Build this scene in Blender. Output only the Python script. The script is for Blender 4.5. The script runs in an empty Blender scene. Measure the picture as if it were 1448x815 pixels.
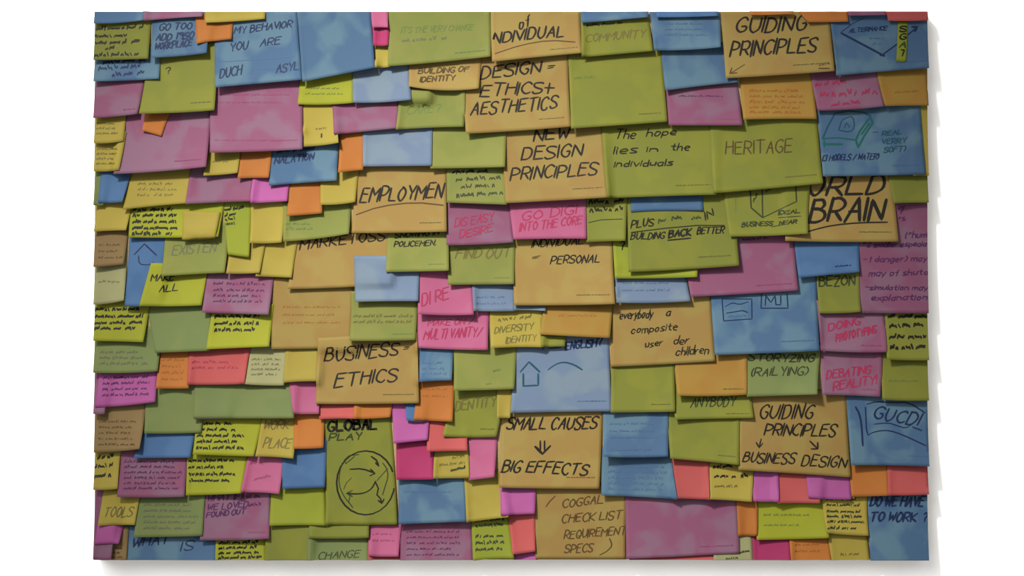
import bpy, bmesh, math, random
import numpy as np
from mathutils import Vector

S = bpy.context.scene
C = S.collection

# ------------------------------------------------------------------ camera, light, exposure
MM = 0.001                       # one millimetre; the board is laid out in millimetres, x to the right and y down
HC = 1.5                         # height of the middle of the view above the floor
FACE = -0.029                    # front face of the board (the wall is y = 0)
CAM_D = 3.0
cam_data = bpy.data.cameras.new('camera')
cam = bpy.data.objects.new('camera', cam_data)
C.objects.link(cam)
cam.location = (0.0, -CAM_D, HC)
cam.rotation_euler = (math.pi / 2, 0, 0)
cam_data.sensor_width = 36.0
cam_data.lens = 36.0 * (CAM_D + FACE - 0.003) / 1.448
cam_data.clip_end = 50
S.camera = cam

AMBIENT, SUN, SPOT = 0.70, 1.72, 1680.0
world = bpy.data.worlds.new('world')
S.world = world
world.use_nodes = True
wb = world.node_tree.nodes['Background']
wb.inputs[0].default_value = (1.0, 0.985, 0.96, 1)
wb.inputs[1].default_value = AMBIENT

sun_data = bpy.data.lights.new('window_daylight', 'SUN')
sun_data.energy = SUN
sun_data.angle = math.radians(32)
sun_data.color = (1.0, 0.985, 0.96)
sun = bpy.data.objects.new('window_daylight', sun_data)
C.objects.link(sun)
sun.rotation_euler = Vector((0.62, 1.0, -0.62)).to_track_quat('-Z', 'Y').to_euler()

spot_data = bpy.data.lights.new('added_spotlight', 'SPOT')  # added lamp: brightens the middle of the board, leaves its corners dim
spot_data.energy = SPOT
spot_data.spot_size = math.radians(26)
spot_data.spot_blend = 1.0
spot_data.shadow_soft_size = 0.2
spot_data.color = (1.0, 0.97, 0.91)
spot = bpy.data.objects.new('added_spotlight', spot_data)
C.objects.link(spot)
spot.location = (-1.2, -2.6, HC + 2.1)
aim = Vector((-0.05, 0, HC + 0.0))
spot.rotation_euler = (aim - Vector(spot.location)).to_track_quat('-Z', 'Y').to_euler()

vs = S.view_settings
vs.view_transform = 'Standard'
vs.look = 'None'
vs.gamma = 1.0
vs.exposure = 0.0
vs.use_curve_mapping = False


# ------------------------------------------------------------------ materials
def lin(c):
    c = c / 255.0
    return c / 12.92 if c <= 0.04045 else ((c + 0.055) / 1.055) ** 2.4


PAPER_GAIN = 0.205                # paper reflects this share of the swatch colours below


def swatch(rgb, gain=PAPER_GAIN):
    return tuple(lin(v) * gain for v in rgb) + (1.0,)


def paper_material(name, rgb, rgb2, amount):
    """Coloured paper: a base dye with soft printed blotches of a second tone and faint fibre grain."""
    m = bpy.data.materials.new(name)
    m.use_nodes = True
    nt = m.node_tree
    b = nt.nodes['Principled BSDF']
    b.inputs['Roughness'].default_value = 0.75
    b.inputs['Specular IOR Level'].default_value = 0.15
    tc = nt.nodes.new('ShaderNodeTexCoord')
    oi = nt.nodes.new('ShaderNodeObjectInfo')
    sc = nt.nodes.new('ShaderNodeMath'); sc.operation = 'MULTIPLY'; sc.inputs[1].default_value = 37.0
    nt.links.new(oi.outputs['Random'], sc.inputs[0])
    add = nt.nodes.new('ShaderNodeVectorMath'); add.operation = 'ADD'
    nt.links.new(tc.outputs['Object'], add.inputs[0])
    nt.links.new(sc.outputs[0], add.inputs[1])
    no = nt.nodes.new('ShaderNodeTexNoise')
    no.inputs['Scale'].default_value = 22.0
    no.inputs['Detail'].default_value = 2.0
    no.inputs['Distortion'].default_value = 0.6
    nt.links.new(add.outputs[0], no.inputs['Vector'])
    vo = nt.nodes.new('ShaderNodeTexVoronoi')
    vo.feature = 'SMOOTH_F1'
    vo.inputs['Scale'].default_value = 26.0
    vo.inputs['Smoothness'].default_value = 0.35
    nt.links.new(add.outputs[0], vo.inputs['Vector'])
    mul = nt.nodes.new('ShaderNodeMath'); mul.operation = 'MULTIPLY_ADD'
    mul.inputs[1].default_value = 0.55
    nt.links.new(vo.outputs['Distance'], mul.inputs[0])
    nt.links.new(no.outputs[0], mul.inputs[2])
    ra = nt.nodes.new('ShaderNodeMapRange')
    ra.inputs['From Min'].default_value = 0.66
    ra.inputs['From Max'].default_value = 0.86
    ra.inputs['To Max'].default_value = amount
    nt.links.new(mul.outputs[0], ra.inputs['Value'])
    mix = nt.nodes.new('ShaderNodeMix'); mix.data_type = 'RGBA'
    mix.inputs[6].default_value = swatch(rgb)
    mix.inputs[7].default_value = swatch(rgb2)
    nt.links.new(ra.outputs[0], mix.inputs[0])
    hsv = nt.nodes.new('ShaderNodeHueSaturation')
    va = nt.nodes.new('ShaderNodeMapRange')
    va.inputs['To Min'].default_value = 0.93
    va.inputs['To Max'].default_value = 1.06
    nt.links.new(oi.outputs['Random'], va.inputs['Value'])
    nt.links.new(va.outputs[0], hsv.inputs['Value'])
    nt.links.new(mix.outputs[2], hsv.inputs['Color'])
    nt.links.new(hsv.outputs[0], b.inputs['Base Color'])
    return m


def ink_material(name, rgb):
    m = bpy.data.materials.new(name)
    m.use_nodes = True
    nt = m.node_tree
    b = nt.nodes['Principled BSDF']
    b.inputs['Roughness'].default_value = 0.6
    b.inputs['Specular IOR Level'].default_value = 0.1
    no = nt.nodes.new('ShaderNodeTexNoise')
    no.inputs['Scale'].default_value = 300.0
    mix = nt.nodes.new('ShaderNodeMix'); mix.data_type = 'RGBA'
    mix.inputs[6].default_value = swatch(rgb)
    mix.inputs[7].default_value = swatch([min(255, v * 1.25 + 6) for v in rgb])
    nt.links.new(no.outputs[0], mix.inputs[0])
    nt.links.new(mix.outputs[2], b.inputs['Base Color'])
    return m


PALETTE = {
    # name: (dye, blotch tone, blotch strength)
    'tan': ((194, 166, 88), (190, 148, 78), 0.6),
    'green': ((164, 168, 80), (148, 160, 72), 0.6),
    'olive': ((157, 160, 54), (142, 150, 56), 0.6),
    'fern': ((146, 160, 92), (128, 152, 88), 0.4),
    'blue': ((112, 152, 178), (84, 124, 168), 0.9),
    'lavender': ((148, 170, 190), (130, 154, 190), 0.8),
    'deep blue': ((92, 136, 188), (74, 120, 176), 0.6),
    'mauve': ((168, 120, 148), (170, 94, 132), 0.85),
    'pink':    ((220, 116, 160), (214, 98, 146), 0.4),
    'orchid':  ((212, 108, 184), (202, 92, 168), 0.4),
    'magenta': ((204, 56, 118), (196, 46, 110), 0.3),
    'coral': ((228, 104, 102), (222, 92, 92), 0.3),
    'orange': ((222, 136, 54), (214, 124, 46), 0.35),
    'neon': ((190, 194, 42), (178, 184, 40), 0.4),
    'lime': ((172, 182, 46), (160, 174, 44), 0.4),
    'yellow': ((206, 186, 76), (200, 174, 66), 0.4),
    'ochre': ((198, 156, 64), (200, 140, 54), 0.5),
    'cream':   ((194, 192, 136), (184, 182, 122), 0.4),
    'brown': ((170, 140, 88), (162, 128, 80), 0.4),
}
PAPER = {k: paper_material(k.replace(' ', '_') + '_paper', *v) for k, v in PALETTE.items()}
INK = {k: ink_material(k + '_ink', v) for k, v in {
    'black': (30, 27, 18), 'grey': (112, 110, 84), 'navy': (22, 44, 88), 'red': (176, 46, 88),
    'teal': (30, 84, 104), 'moss': (52, 64, 32), 'khaki': (116, 106, 50), 'violet': (88, 40, 92),
    'wine': (160, 72, 116), 'steel': (82, 112, 152), 'sage': (112, 132, 66), 'rust': (168, 104, 40),
    'umber': (92, 68, 34), 'viridian': (24, 104, 96)}.items()}


# ------------------------------------------------------------------ wall and board
def plain_material(name, rgb, rough=0.8, gain=1.0, noise=0.03, scale=60):
    m = bpy.data.materials.new(name)
    m.use_nodes = True
    nt = m.node_tree
    b = nt.nodes['Principled BSDF']
    b.inputs['Roughness'].default_value = rough
    no = nt.nodes.new('ShaderNodeTexNoise'); no.inputs['Scale'].default_value = scale
    mix = nt.nodes.new('ShaderNodeMix'); mix.data_type = 'RGBA'
    mix.inputs[6].default_value = swatch(rgb, gain * (1 - noise))
    mix.inputs[7].default_value = swatch(rgb, gain)
    nt.links.new(no.outputs[0], mix.inputs[0])
    nt.links.new(mix.outputs[2], b.inputs['Base Color'])
    return m


def box_mesh(name, x0, x1, y0, y1, z0, z1, bevel=0.0):
    bm = bmesh.new()
    bmesh.ops.create_cube(bm, size=1.0)
    for v in bm.verts:
        v.co = (x0 + (v.co.x + 0.5) * (x1 - x0), y0 + (v.co.y + 0.5) * (y1 - y0), z0 + (v.co.z + 0.5) * (z1 - z0))
    if bevel:
        bmesh.ops.bevel(bm, geom=bm.edges[:], offset=bevel, segments=2, affect='EDGES')
    me = bpy.data.meshes.new(name)
    bm.to_mesh(me)
    bm.free()
    return me


wall = bpy.data.objects.new('wall_back', box_mesh('wall_back', -3.0, 3.0, 0.0, 0.1, 0.0, 3.0))
wall.data.materials.append(plain_material('white_painted_plaster', (252, 252, 252), 0.9, 0.98))
wall['kind'] = 'structure'
C.objects.link(wall)

X0, X1, Y0, Y1 = 133.5, 1312.0, 16.0, 792.0      # the board's edges in millimetres from the view's top left corner


def wx(x):
    return (x - 724.0) * MM


def wz(y):
    return HC + (407.5 - y) * MM


board = bpy.data.objects.new('pin_board', box_mesh('pin_board', -(X1 - X0) / 2 * MM, (X1 - X0) / 2 * MM, FACE, -0.0015,
                                                  -(Y1 - Y0) / 2 * MM, (Y1 - Y0) / 2 * MM))
board.location = (wx((X0 + X1) / 2), 0, wz((Y0 + Y1) / 2))
board.data.materials.append(plain_material('cork_board', (150, 128, 80), 0.9, 0.6, 0.4, 220))
board['label'] = 'wide rectangular board on the white wall, covered edge to edge in sticky notes'
board['category'] = 'board'
C.objects.link(board)

# ------------------------------------------------------------------ single-stroke handwriting
GLYPH = {
    'A': '023952 1545', 'B': '0209 093948473606 063655533202', 'C': '5849290704224253', 'D': '0209 093957543202',
    'E': '59090252 0646', 'F': '590902 0646', 'G': '58492907042242535535', 'H': '0902 5952 0656', 'I': '0902',
    'J': '3933221203', 'K': '0902 590552', 'L': '090252', 'M': '0209356962', 'N': '02095259', 'O': '290704223254573929',
    'P': '0209 093958563505', 'Q': '290704223254573929 3452', 'R': '0209 093958563505 2552',
    'S': '584919080716455453421203', 'T': '0969 3932', 'U': '090422325459', 'V': '093259', 'W': '0912375269',
    'X': '0952 5902', 'Y': '093559 3532', 'Z': '09590252',
    '0': '290704223254573929', '1': '182922', '3': '081949574635 464453421203', '2': '081949570252', '5': '590906465543420203', '7': '095922',
    '9': '5636170819495752', '=': '0656 0444', '+': '0555 2822', '?': '081949573534 3332', '!': '0904 0302',
    '/': '0259', '(': '29171422', ')': '09272402', '-': '0646', '.': '0213', "'": '0908', '*': '1828 0747 1638',
    'a': '461604123244 4642', 'b': '0902 052645432203', 'c': '452616041232 3243', 'd': '4942 451604123243',
    'e': '0444453616041242', 'f': '392822 0636', 'g': '461604123244 46413010', 'h': '0902 05264542', 'i': '0602 0807',
    'j': '262110 2827', 'k': '0902 460442', 'l': '0902', 'm': '0602 05263532 35566562', 'n': '0602 05264542',
    'o': '16041232453616', 'p': '0600 052645432203', 'q': '461604123244 4640', 'r': '0602 042636',
    's': '461605434202', 't': '28233242 0646', 'u': '0603124346 4642', 'v': '062246', 'w': '0612254266',
    'x': '0642 4602', 'y': '0622 4610', 'z': '06460242',
}
ROUND = set('BCDGOPQRSU0259?()Jabcdeghmnopqrstuy')


def chaikin(p):
    q = [p[0]]
    for a, b in zip(p, p[1:]):
        q += [(a[0] * .75 + b[0] * .25, a[1] * .75 + b[1] * .25), (a[0] * .25 + b[0] * .75, a[1] * .25 + b[1] * .75)]
    return q + [p[-1]]


def T(x0, y0, x1, y1, h, s, ink='black', w=1.5, slant=0.32):
    """Handwritten line of text whose baseline runs from (x0, y0) to (x1, y1), capitals h high."""
    rnd = random.Random(s + str(x0))
    units, cur = [], 0.0
    for ch in s:
        if ch == ' ':
            cur += 3.2
            continue
        g = GLYPH[ch]
        wmax = 0
        k = 1.0 + rnd.uniform(-0.06, 0.08)
        dy = rnd.uniform(-0.4, 0.4)
        for st in g.split():
            pts = [(int(st[i]), int(st[i + 1]) - 2.0) for i in range(0, len(st), 2)]
            wmax = max(wmax, max(p[0] for p in pts))
            pts = [(p[0] + rnd.uniform(-.32, .32), p[1] + rnd.uniform(-.32, .32)) for p in pts]
            if ch in ROUND and len(pts) > 3:
                pts = chaikin(pts)
            units.append([(cur + p[0], p[1] * k + dy) for p in pts])
        cur += wmax + 1.7
    cur -= 1.7
    L = math.hypot(x1 - x0, y1 - y0)
    ux, uy = (x1 - x0) / L, (y1 - y0) / L
    k, kh = L / max(cur, 0.5), h / 7.0
    out = []
    for st in units:
        out.append([(x0 + ux * (p[0] * k + slant * p[1] * kh) + uy * p[1] * kh,
                     y0 + uy * (p[0] * k + slant * p[1] * kh) - ux * p[1] * kh) for p in st])
    return (ink, w, out)


def W(x0, y0, x1, y1, h, ink='black', w=1.3, n=0):
    """A line of small handwriting too fine to read: word-like runs of pen zigzags."""
    rnd = random.Random(int(x0 * 7 + y0 * 13 + n))
    L = math.hypot(x1 - x0, y1 - y0)
    ux, uy = (x1 - x0) / L, (y1 - y0) / L
    out, t = [], 0.0
    while t < L - h * 0.6:
        wl = min(L - t, h * rnd.uniform(1.6, 4.6))
        pts, a, up = [], t, False
        while a < t + wl:
            yy = h * (rnd.choice([0.6, 0.65, 1.0]) if up else rnd.choice([0.0, 0.05, 0.12]))
            pts.append((x0 + ux * a + uy * yy, y0 + uy * a - ux * yy))
            if rnd.random() < 0.22 and len(pts) > 2:
                out.append(pts)
                pts = []
                a += h * 0.16
            a += h * rnd.uniform(0.14, 0.36)
            up = not up
        if len(pts) > 1:
            out.append(pts)
        t += wl + h * rnd.uniform(0.45, 0.8)
    return (ink, w * 1.05, [chaikin(p) if len(p) > 2 else p for p in out if len(p) > 1])


def P(pts, ink='black', w=1.6, smooth=0):
    p = [(pts[i], pts[i + 1]) for i in range(0, len(pts), 2)]
    for _ in range(smooth):
        p = chaikin(p)
    return (ink, w, [p])


def rows(x0, x1, ys, h, ink='grey', w=1.0, tilt=0.0, ragged=0.25):
    """Several lines of fine handwriting."""
    out = []
    for i, y in enumerate(ys):
        r = random.Random(int(x0 + y * 3))
        xe = x1 - (x1 - x0) * r.uniform(0, ragged)
        out.append(W(x0, y, xe, y + tilt * (xe - x0), h, ink, w, i))
    return out


# ------------------------------------------------------------------ the sticky notes
HW, HH = int(X1 - X0) + 2, int(Y1 - Y0) + 2
HEIGHT = np.zeros((HH, HW))                     # how far paper already stands off the board, per millimetre


def filt(A, r, op):
    B = A.copy()
    for ax in (0, 1):
        n = A.shape[ax]
        acc = B.copy() if op == 'max' else B * 0
        pad = [(r, r) if a == ax else (0, 0) for a in (0, 1)]
        Q = np.pad(B, pad, mode='edge')
        for k in range(2 * r + 1):
            sl = Q[k:k + n, :] if ax == 0 else Q[:, k:k + n]
            acc = np.maximum(acc, sl) if op == 'max' else acc + sl
        B = acc if op == 'max' else acc / (2 * r + 1)
    return B


def bilinear_inverse(q, X, Y):
    (ax, ay), (bx, by), (cx, cy), (dx, dy) = q          # TL, TR, BR, BL
    u = np.full(X.shape, .5); v = np.full(X.shape, .5)
    for _ in range(8):
        fx = (1 - u) * (1 - v) * ax + u * (1 - v) * bx + u * v * cx + (1 - u) * v * dx - X
        fy = (1 - u) * (1 - v) * ay + u * (1 - v) * by + u * v * cy + (1 - u) * v * dy - Y
        xu = (1 - v) * (bx - ax) + v * (cx - dx); xv = (1 - u) * (dx - ax) + u * (cx - bx)
        yu = (1 - v) * (by - ay) + v * (cy - dy); yv = (1 - u) * (dy - ay) + u * (cy - by)
        det = xu * yv - xv * yu
        u = u - (fx * yv - fy * xv) / det
        v = v - (fy * xu - fx * yu) / det
    return u, v


def grid_sample(Z, u, v):
    nv, nu = Z.shape[0] - 1, Z.shape[1] - 1
    a = np.clip(u, 0, 1) * nu; b = np.clip(v, 0, 1) * nv
    i = np.minimum(a.astype(int), nu - 1); j = np.minimum(b.astype(int), nv - 1)
    a = a - i; b = b - j
    return Z[j, i] * (1 - a) * (1 - b) + Z[j, i + 1] * a * (1 - b) + Z[j + 1, i] * (1 - a) * b + Z[j + 1, i + 1] * a * b


def clip_to_board(bm, ox, oz):
    for co, no in (((X0 + .3, 0), (-1, 0)), ((X1 - .3, 0), (1, 0)), ((0, Y0 + .3), (0, 1)), ((0, Y1 - .3), (0, -1))):
        p = Vector((wx(co[0]) - ox if no[0] else 0, 0, wz(co[1]) - oz if no[1] else 0))
        bmesh.ops.bisect_plane(bm, geom=bm.verts[:] + bm.edges[:] + bm.faces[:], dist=1e-6, plane_co=p,
                               plane_no=Vector((no[0], 0, no[1])), clear_outer=True)


def link(name, bm, mat, parent=None, smooth=True):
    me = bpy.data.meshes.new(name)
    bm.to_mesh(me)
    bm.free()
    if smooth:
        me.polygons.foreach_set('use_smooth', [True] * len(me.polygons))
    me.materials.append(mat)
    o = bpy.data.objects.new(name, me)
    C.objects.link(o)
    if parent is not None:
        o.parent = parent
    return o


NOTES = []


def N(colour, quad, label, marks=(), lift=None, key=None, printed=False, curl=None, bow=None, cat='sticky note'):
    q = [float(v) for v in quad.split()]
    q = [(q[i], q[i + 1]) for i in range(0, 8, 2)]
    NOTES.append(dict(colour=colour, q=q, label=label, marks=list(marks), lift=lift, printed=printed, curl=curl, bow=bow,
                      key=key if key is not None else (q[2][1] + q[3][1]) / 2, cat=cat))


def build(n, idx):
    q = n['q']
    rnd = random.Random(idx * 17 + 5)
    (ax, ay), (bx, by), (cx, cy), (dx, dy) = q
    wid, hei = max(bx, cx) - min(ax, dx), max(cy, dy) - min(ay, by)
    nu = max(5, min(30, int(wid / 5) + 1)); nv = max(5, min(30, int(hei / 5) + 1))
    U, V = np.meshgrid(np.linspace(0, 1, nu + 1), np.linspace(0, 1, nv + 1))
    X = (1 - U) * (1 - V) * ax + U * (1 - V) * bx + U * V * cx + (1 - U) * V * dx
    Y = (1 - U) * (1 - V) * ay + U * (1 - V) * by + U * V * cy + (1 - U) * V * dy
    lift = n['lift'] if n['lift'] is not None else min(12.5, 5.2 + 0.065 * hei) * rnd.uniform(0.85, 1.2)
    ph, amp = rnd.uniform(0, 6.28), rnd.uniform(0.05, 0.22)
    prof = 0.5 + lift * (V ** 1.7) * (1 + amp * np.sin(U * rnd.uniform(2.0, 4.5) + ph))
    prof = prof + lift * 0.10 * (2 * U - 1) ** 2 * V
    c = n['curl'] if n['curl'] is not None else (rnd.uniform(0, 1.6), rnd.uniform(0, 1.6))
    prof = prof + c[0] * np.clip(V - U, 0, 1) ** 3 * 2 + c[1] * np.clip(V + U - 1, 0, 1) ** 3 * 2
    Y = Y + (rnd.uniform(-0.9, 1.5) if n['bow'] is None else n['bow']) * V * 4 * U * (1 - U)
    X = X + rnd.uniform(-0.8, 0.8) * 4 * V * (1 - V)
    # what already lies under this note
    m = 12
    gx0, gx1 = int(max(0, min(ax, dx) - X0 - m)), int(min(HW, max(bx, cx) - X0 + m))
    gy0, gy1 = int(max(0, min(ay, by) - Y0 - m)), int(min(HH, max(cy, dy) - Y0 + m))
    R = HEIGHT[gy0:gy1, gx0:gx1]
    gy, gx = np.mgrid[gy0:gy1, gx0:gx1]
    ru, rv = bilinear_inverse(q, gx + X0, gy + Y0)
    inside = (ru > -0.02) & (ru < 1.02) & (rv > -0.02) & (rv < 1.02)
    F = filt(filt(np.where(inside, R, 0.0), 6, 'max'), 4, 'mean')
    ii = np.clip((X - X0 - gx0).round().astype(int), 0, R.shape[1] - 1)
    jj = np.clip((Y - Y0 - gy0).round().astype(int), 0, R.shape[0] - 1)
    Z = np.maximum(prof, F[jj, ii] + 0.8)
    zi = grid_sample(Z, ru, rv)
    inn = (ru >= 0) & (ru <= 1) & (rv >= 0) & (rv <= 1)
    R[inn] = np.maximum(R[inn], zi[inn])
    # the sheet
    ox, oz = wx((ax + bx) / 2), wz((ay + by) / 2)
    bm = bmesh.new()
    vv = [[bm.verts.new((wx(X[j, i]) - ox, -Z[j, i] * MM, wz(Y[j, i]) - oz)) for i in range(nu + 1)] for j in range(nv + 1)]
    for j in range(nv):
        for i in range(nu):
            bm.faces.new((vv[j][i], vv[j + 1][i], vv[j + 1][i + 1], vv[j][i + 1]))
    clip_to_board(bm, ox, oz)
    bmesh.ops.recalc_face_normals(bm, faces=bm.faces[:])
    if bm.faces and sum(f.normal.y * f.calc_area() for f in bm.faces) > 0:
        bmesh.ops.reverse_faces(bm, faces=bm.faces[:])
    bmesh.ops.solidify(bm, geom=bm.faces[:], thickness=0.0002)
    o = link('sticky_note', bm, PAPER[n['colour']])
    o.location = (ox, FACE, oz)
    o['label'] = n['label']
    o['category'] = n['cat']
    o['group'] = n['colour'] + ' notes on the board'
    marks = n['marks']
    if n['printed']:
        u0 = rnd.uniform(0.62, 0.72)
        fp = [((1 - u) * ((1 - .88) * ax + .88 * dx) + u * ((1 - .88) * bx + .88 * cx),
               (1 - u) * ((1 - .88) * ay + .88 * dy) + u * ((1 - .88) * by + .88 * cy)) for u in (u0, 0.95)]
        printed = [W(fp[0][0], fp[0][1], fp[1][0], fp[1][1], 1.6, PRINT_INK[n['colour']], 0.65)]
    else:
        printed = []
    for part, ms in (('lettering', marks), ('printed_line', printed)):
        by_ink = {}
        for ink, w, strokes in ms:
            by_ink.setdefault(ink, []).extend((w, s) for s in strokes)
        for ink, strokes in by_ink.items():
            ribbon(part, strokes, q, Z, ox, oz, ink, o)
    return o


PRINT_INK = {k: 'khaki' for k in PALETTE}
PRINT_INK.update({'blue': 'steel', 'lavender': 'steel', 'deep blue': 'steel', 'mauve': 'wine', 'pink': 'wine',
                  'green': 'sage', 'olive': 'khaki', 'fern': 'sage', 'tan': 'khaki'})


def ribbon(name, strokes, q, Z, ox, oz, ink, parent):
    bm = bmesh.new()
    for w, st in strokes:
        pts = [st[0]]
        for a, b in zip(st, st[1:]):
            d = math.hypot(b[0] - a[0], b[1] - a[1])
            k = max(1, int(d / 3.0))
            pts += [(a[0] + (b[0] - a[0]) * t / k, a[1] + (b[1] - a[1]) * t / k) for t in range(1, k + 1)]
        A = np.array(pts, float)
        D = np.gradient(A, axis=0)
        D /= np.maximum(np.linalg.norm(D, axis=1), 1e-6)[:, None]
        A[0] -= D[0] * w * .4
        A[-1] += D[-1] * w * .4
        nib = 0.72 + 0.62 * np.abs(D[:, 0] * 0.5 + D[:, 1] * 0.866)          # a chisel-tipped pen
        nrm = np.stack([-D[:, 1], D[:, 0]], 1) * (w / 2 * nib)[:, None]
        k = len(A)
        taper = np.ones(k)
        taper[0] = taper[-1] = 0.7
        nrm *= taper[:, None]
        B = np.concatenate([A + nrm, A - nrm])
        u, v = bilinear_inverse(q, B[:, 0], B[:, 1])
        z = grid_sample(Z, u, v) + 0.3
        ok = (u > .004) & (u < .996) & (v > .004) & (v < .996)
        vs_ = [bm.verts.new((wx(B[i, 0]) - ox, -z[i] * MM, wz(B[i, 1]) - oz)) for i in range(2 * k)]
        for i in range(k - 1):
            if ok[i] and ok[i + 1] and ok[k + i] and ok[k + i + 1]:
                try:
                    bm.faces.new((vs_[i], vs_[i + 1], vs_[k + i + 1], vs_[k + i]))
                except ValueError:
                    pass
    bmesh.ops.delete(bm, geom=[v for v in bm.verts if not v.link_faces], context='VERTS')
    clip_to_board(bm, ox, oz)
    for f in bm.faces:
        f.normal_update()
        if f.normal.y > 0:
            f.normal_flip()
    if bm.faces:
        link(name, bm, INK[ink], parent, smooth=False)
    else:
        bm.free()

# ------------------------------------------------------------------ what hangs on the board, row by row from its foot
# bottom row
N('brown', '133 745 182 745 180 798 133 798', 'brown lined note at the bottom corner under the small orchid note', rows(137, 176, (777, 783, 789), 3, 'umber', .7))
N('blue', '176 742 306 750 307 800 180 800', 'blue note reading WHAT IS on the bottom edge', [T(187, 774, 238, 769, 12, 'WHAT', 'navy', 2.2), T(256, 780, 272, 779, 13, 'IS', 'navy', 1.8)])
N('neon', '305 752 376 754 376 800 306 800', 'neon yellow note with black lines under the purple WHAT IF note', rows(310, 372, (770, 777, 784, 790.5), 4.5, 'black', 1.5, -.02, .15))
N('olive', '376 690 445 690 438 800 376 800', 'plain olive note on the bottom edge below the bright lime square')
N('fern', '436 748 522 750 522 800 436 800', 'green note reading CHANGE on the bottom edge', [T(450, 791, 508, 788, 10, 'CHANGE', 'moss', 1.4)])
N('olive', '440 690 523 690 522 760 437 761', 'narrow olive strip between the globe drawing and the CHANGE note', key=758)
N('coral', '521 765 567 765 568 800 522 800', 'coral sliver below the pink note on the bottom edge')
N('pink', '521 741 568 741 564 786 522 786', 'pink square beside the CHANGE note, coral sliver below it', rows(527, 560, (757, 766), 4, 'wine', .7))
N('mauve', '565 733 666 733 669 800 566 800', 'mauve note with faint lines on the bottom edge beneath a wide blue note', rows(575, 656, (754, 762, 770, 778, 786), 4, 'violet', .7), printed=False)
N('lime', '666 722 718 720 727 789 669 792', 'lime note with six black text lines beneath a curled yellow square', rows(673, 717, (738, 746, 761, 770, 779), 5, 'moss', 1.5, -.04, .12))
N('orchid', '724 765 760 765 760 800 726 800', 'pink-violet sliver under the coral note on the bottom edge')
N('coral', '717 718 756 718 757 779 725 783', 'plain coral note beside the tan CHECK LIST note')
N('tan', '753 680 886 686 884 790 757 790', 'tan note reading CHECK LIST REQUIREMENT in brackets',
  [P([785, 702, 777, 710, 772, 717], 'umber', 1.6), T(795, 719, 852, 712, 11, 'COGGAL', 'umber', 1.6), T(794, 740, 878, 734, 11, 'CHECK LIST', 'umber', 1.6),
   T(797, 763, 884, 756, 11, 'REQUIREMENT', 'umber', 1.6), T(798, 782, 837, 780, 11, 'SPECS', 'umber', 1.6), P([862, 762, 866, 772, 858, 780, 848, 785], 'umber', 1.6, 1)], lift=4)
N('coral', '890 770 1030 770 1030 800 890 800', 'salmon sliver under the wide mauve note at the bottom edge')
N('cream', '1010 742 1063 742 1064 800 1008 800', 'pale cream note beside the dark magenta note at the bottom edge', [W(1046, 783, 1060, 780, 4, 'moss', 1.2), W(1026, 791, 1044, 790, 3, 'moss', .8)])
N('mauve', '883 690 1042 694 1045 782 885 790', 'large plain mauve note with rosy blotches near the bottom edge', printed=True, lift=7)
N('orange', '1040 690 1072 690 1070 757 1043 758', 'orange strip between the wide mauve note and a neon square', lift=3)
N('magenta', '1063 745 1118 745 1118 800 1064 800', 'dark magenta note at the bottom edge under the neon square')
N('orange', '1116 745 1174 745 1176 800 1118 800', 'orange note at the bottom edge beside the dark magenta one', rows(1124, 1166, (772, 781), 4, 'rust', .8))
N('yellow', '1168 738 1226 742 1229 800 1176 800', 'ochre yellow note on the bottom edge beside the blue TO WORK note', [W(1188, 786, 1222, 785, 5, 'khaki', .9)])
N('blue', '1226 690 1316 690 1316 800 1229 800', 'blue note reading DO WE HAVE TO WORK at the bottom corner',
  [T(1230, 716, 1305, 716, 13, 'DO WE HAVE', 'navy', 2.6), T(1229, 737.5, 1294, 737.5, 12, 'TO WORK', 'navy', 2.6), T(1304, 737, 1309, 737, 11, '?', 'navy', 2.2)], printed=False)
N('neon', '1066 698 1166 698 1171 760 1069 763', 'bright lime note in front of dark magenta and orange notes', rows(1080, 1155, (730, 744), 3.5, 'sage', .8, 0, .4))
N('yellow', '1160 690 1226 694 1227 757 1168 753', 'yellow note of small green writing beside the TO WORK note',
  rows(1169, 1223, (708, 716, 725, 732, 739, 748), 4.6, 'moss', 1.3, .02, .2))
# the corner by the TOOLS note
N('mauve', '133 682 165 682 160 790 133 790', 'mauve strip on the board edge behind the TOOLS note', key=780)
N('orchid', '141 728 178 728 170 768 135 770', 'small bright orchid note hanging below TOOLS')
N('yellow', '147 690 200 693 192 742 140 743', 'yellow note reading TOOLS', [T(147, 731, 186, 731, 13, 'TOOLS', 'khaki', 1.6)])
N('fern', '198 688 291 688 288 757 191 759', 'green note of grey handwriting beside TOOLS', rows(204, 281, (716, 724, 732, 740, 748), 4.5, 'grey', .9, .01, .15))
N('mauve', '291 686 382 690 382 761 284 763', 'purple note starting WHAT IF in violet ink',
  [T(293, 709, 338, 706, 8, 'WHAT IF', 'violet', 1.8), W(341, 706, 368, 704, 7, 'violet', 1.6), T(293, 722, 350, 717, 8, 'WE LOVED', 'violet', 1.6), W(352, 717, 372, 715, 5, 'violet', 1.2), T(292, 732, 346, 727, 7, 'FOUND OUT', 'violet', 1.6)], printed=True)
N('yellow', '133 630 171 630 168 691 133 692', 'yellow note of black writing on the board edge beside the lined mauve note',
  [W(138, 650, 164, 647, 5.5, 'black', 1.8), W(134, 663, 163, 660, 6, 'black', 1.3), W(135, 677, 160, 674, 6, 'black', 1.5)])
N('mauve', '172 628 266 628 262 702 167 702', 'mauve note filled with fine lines under the small blue note', rows(176, 258, (655, 662.5, 670, 677.5, 685, 692), 4.6, 'violet', .9, 0, .15))
N('neon', '264 630 352 630 342 697 264 700', 'lower of two stacked neon notes of black writing, beside a pink note',
  rows(267, 340, (654, 663, 673, 682), 5, 'black', 1.6, -.01, .25))
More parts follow.
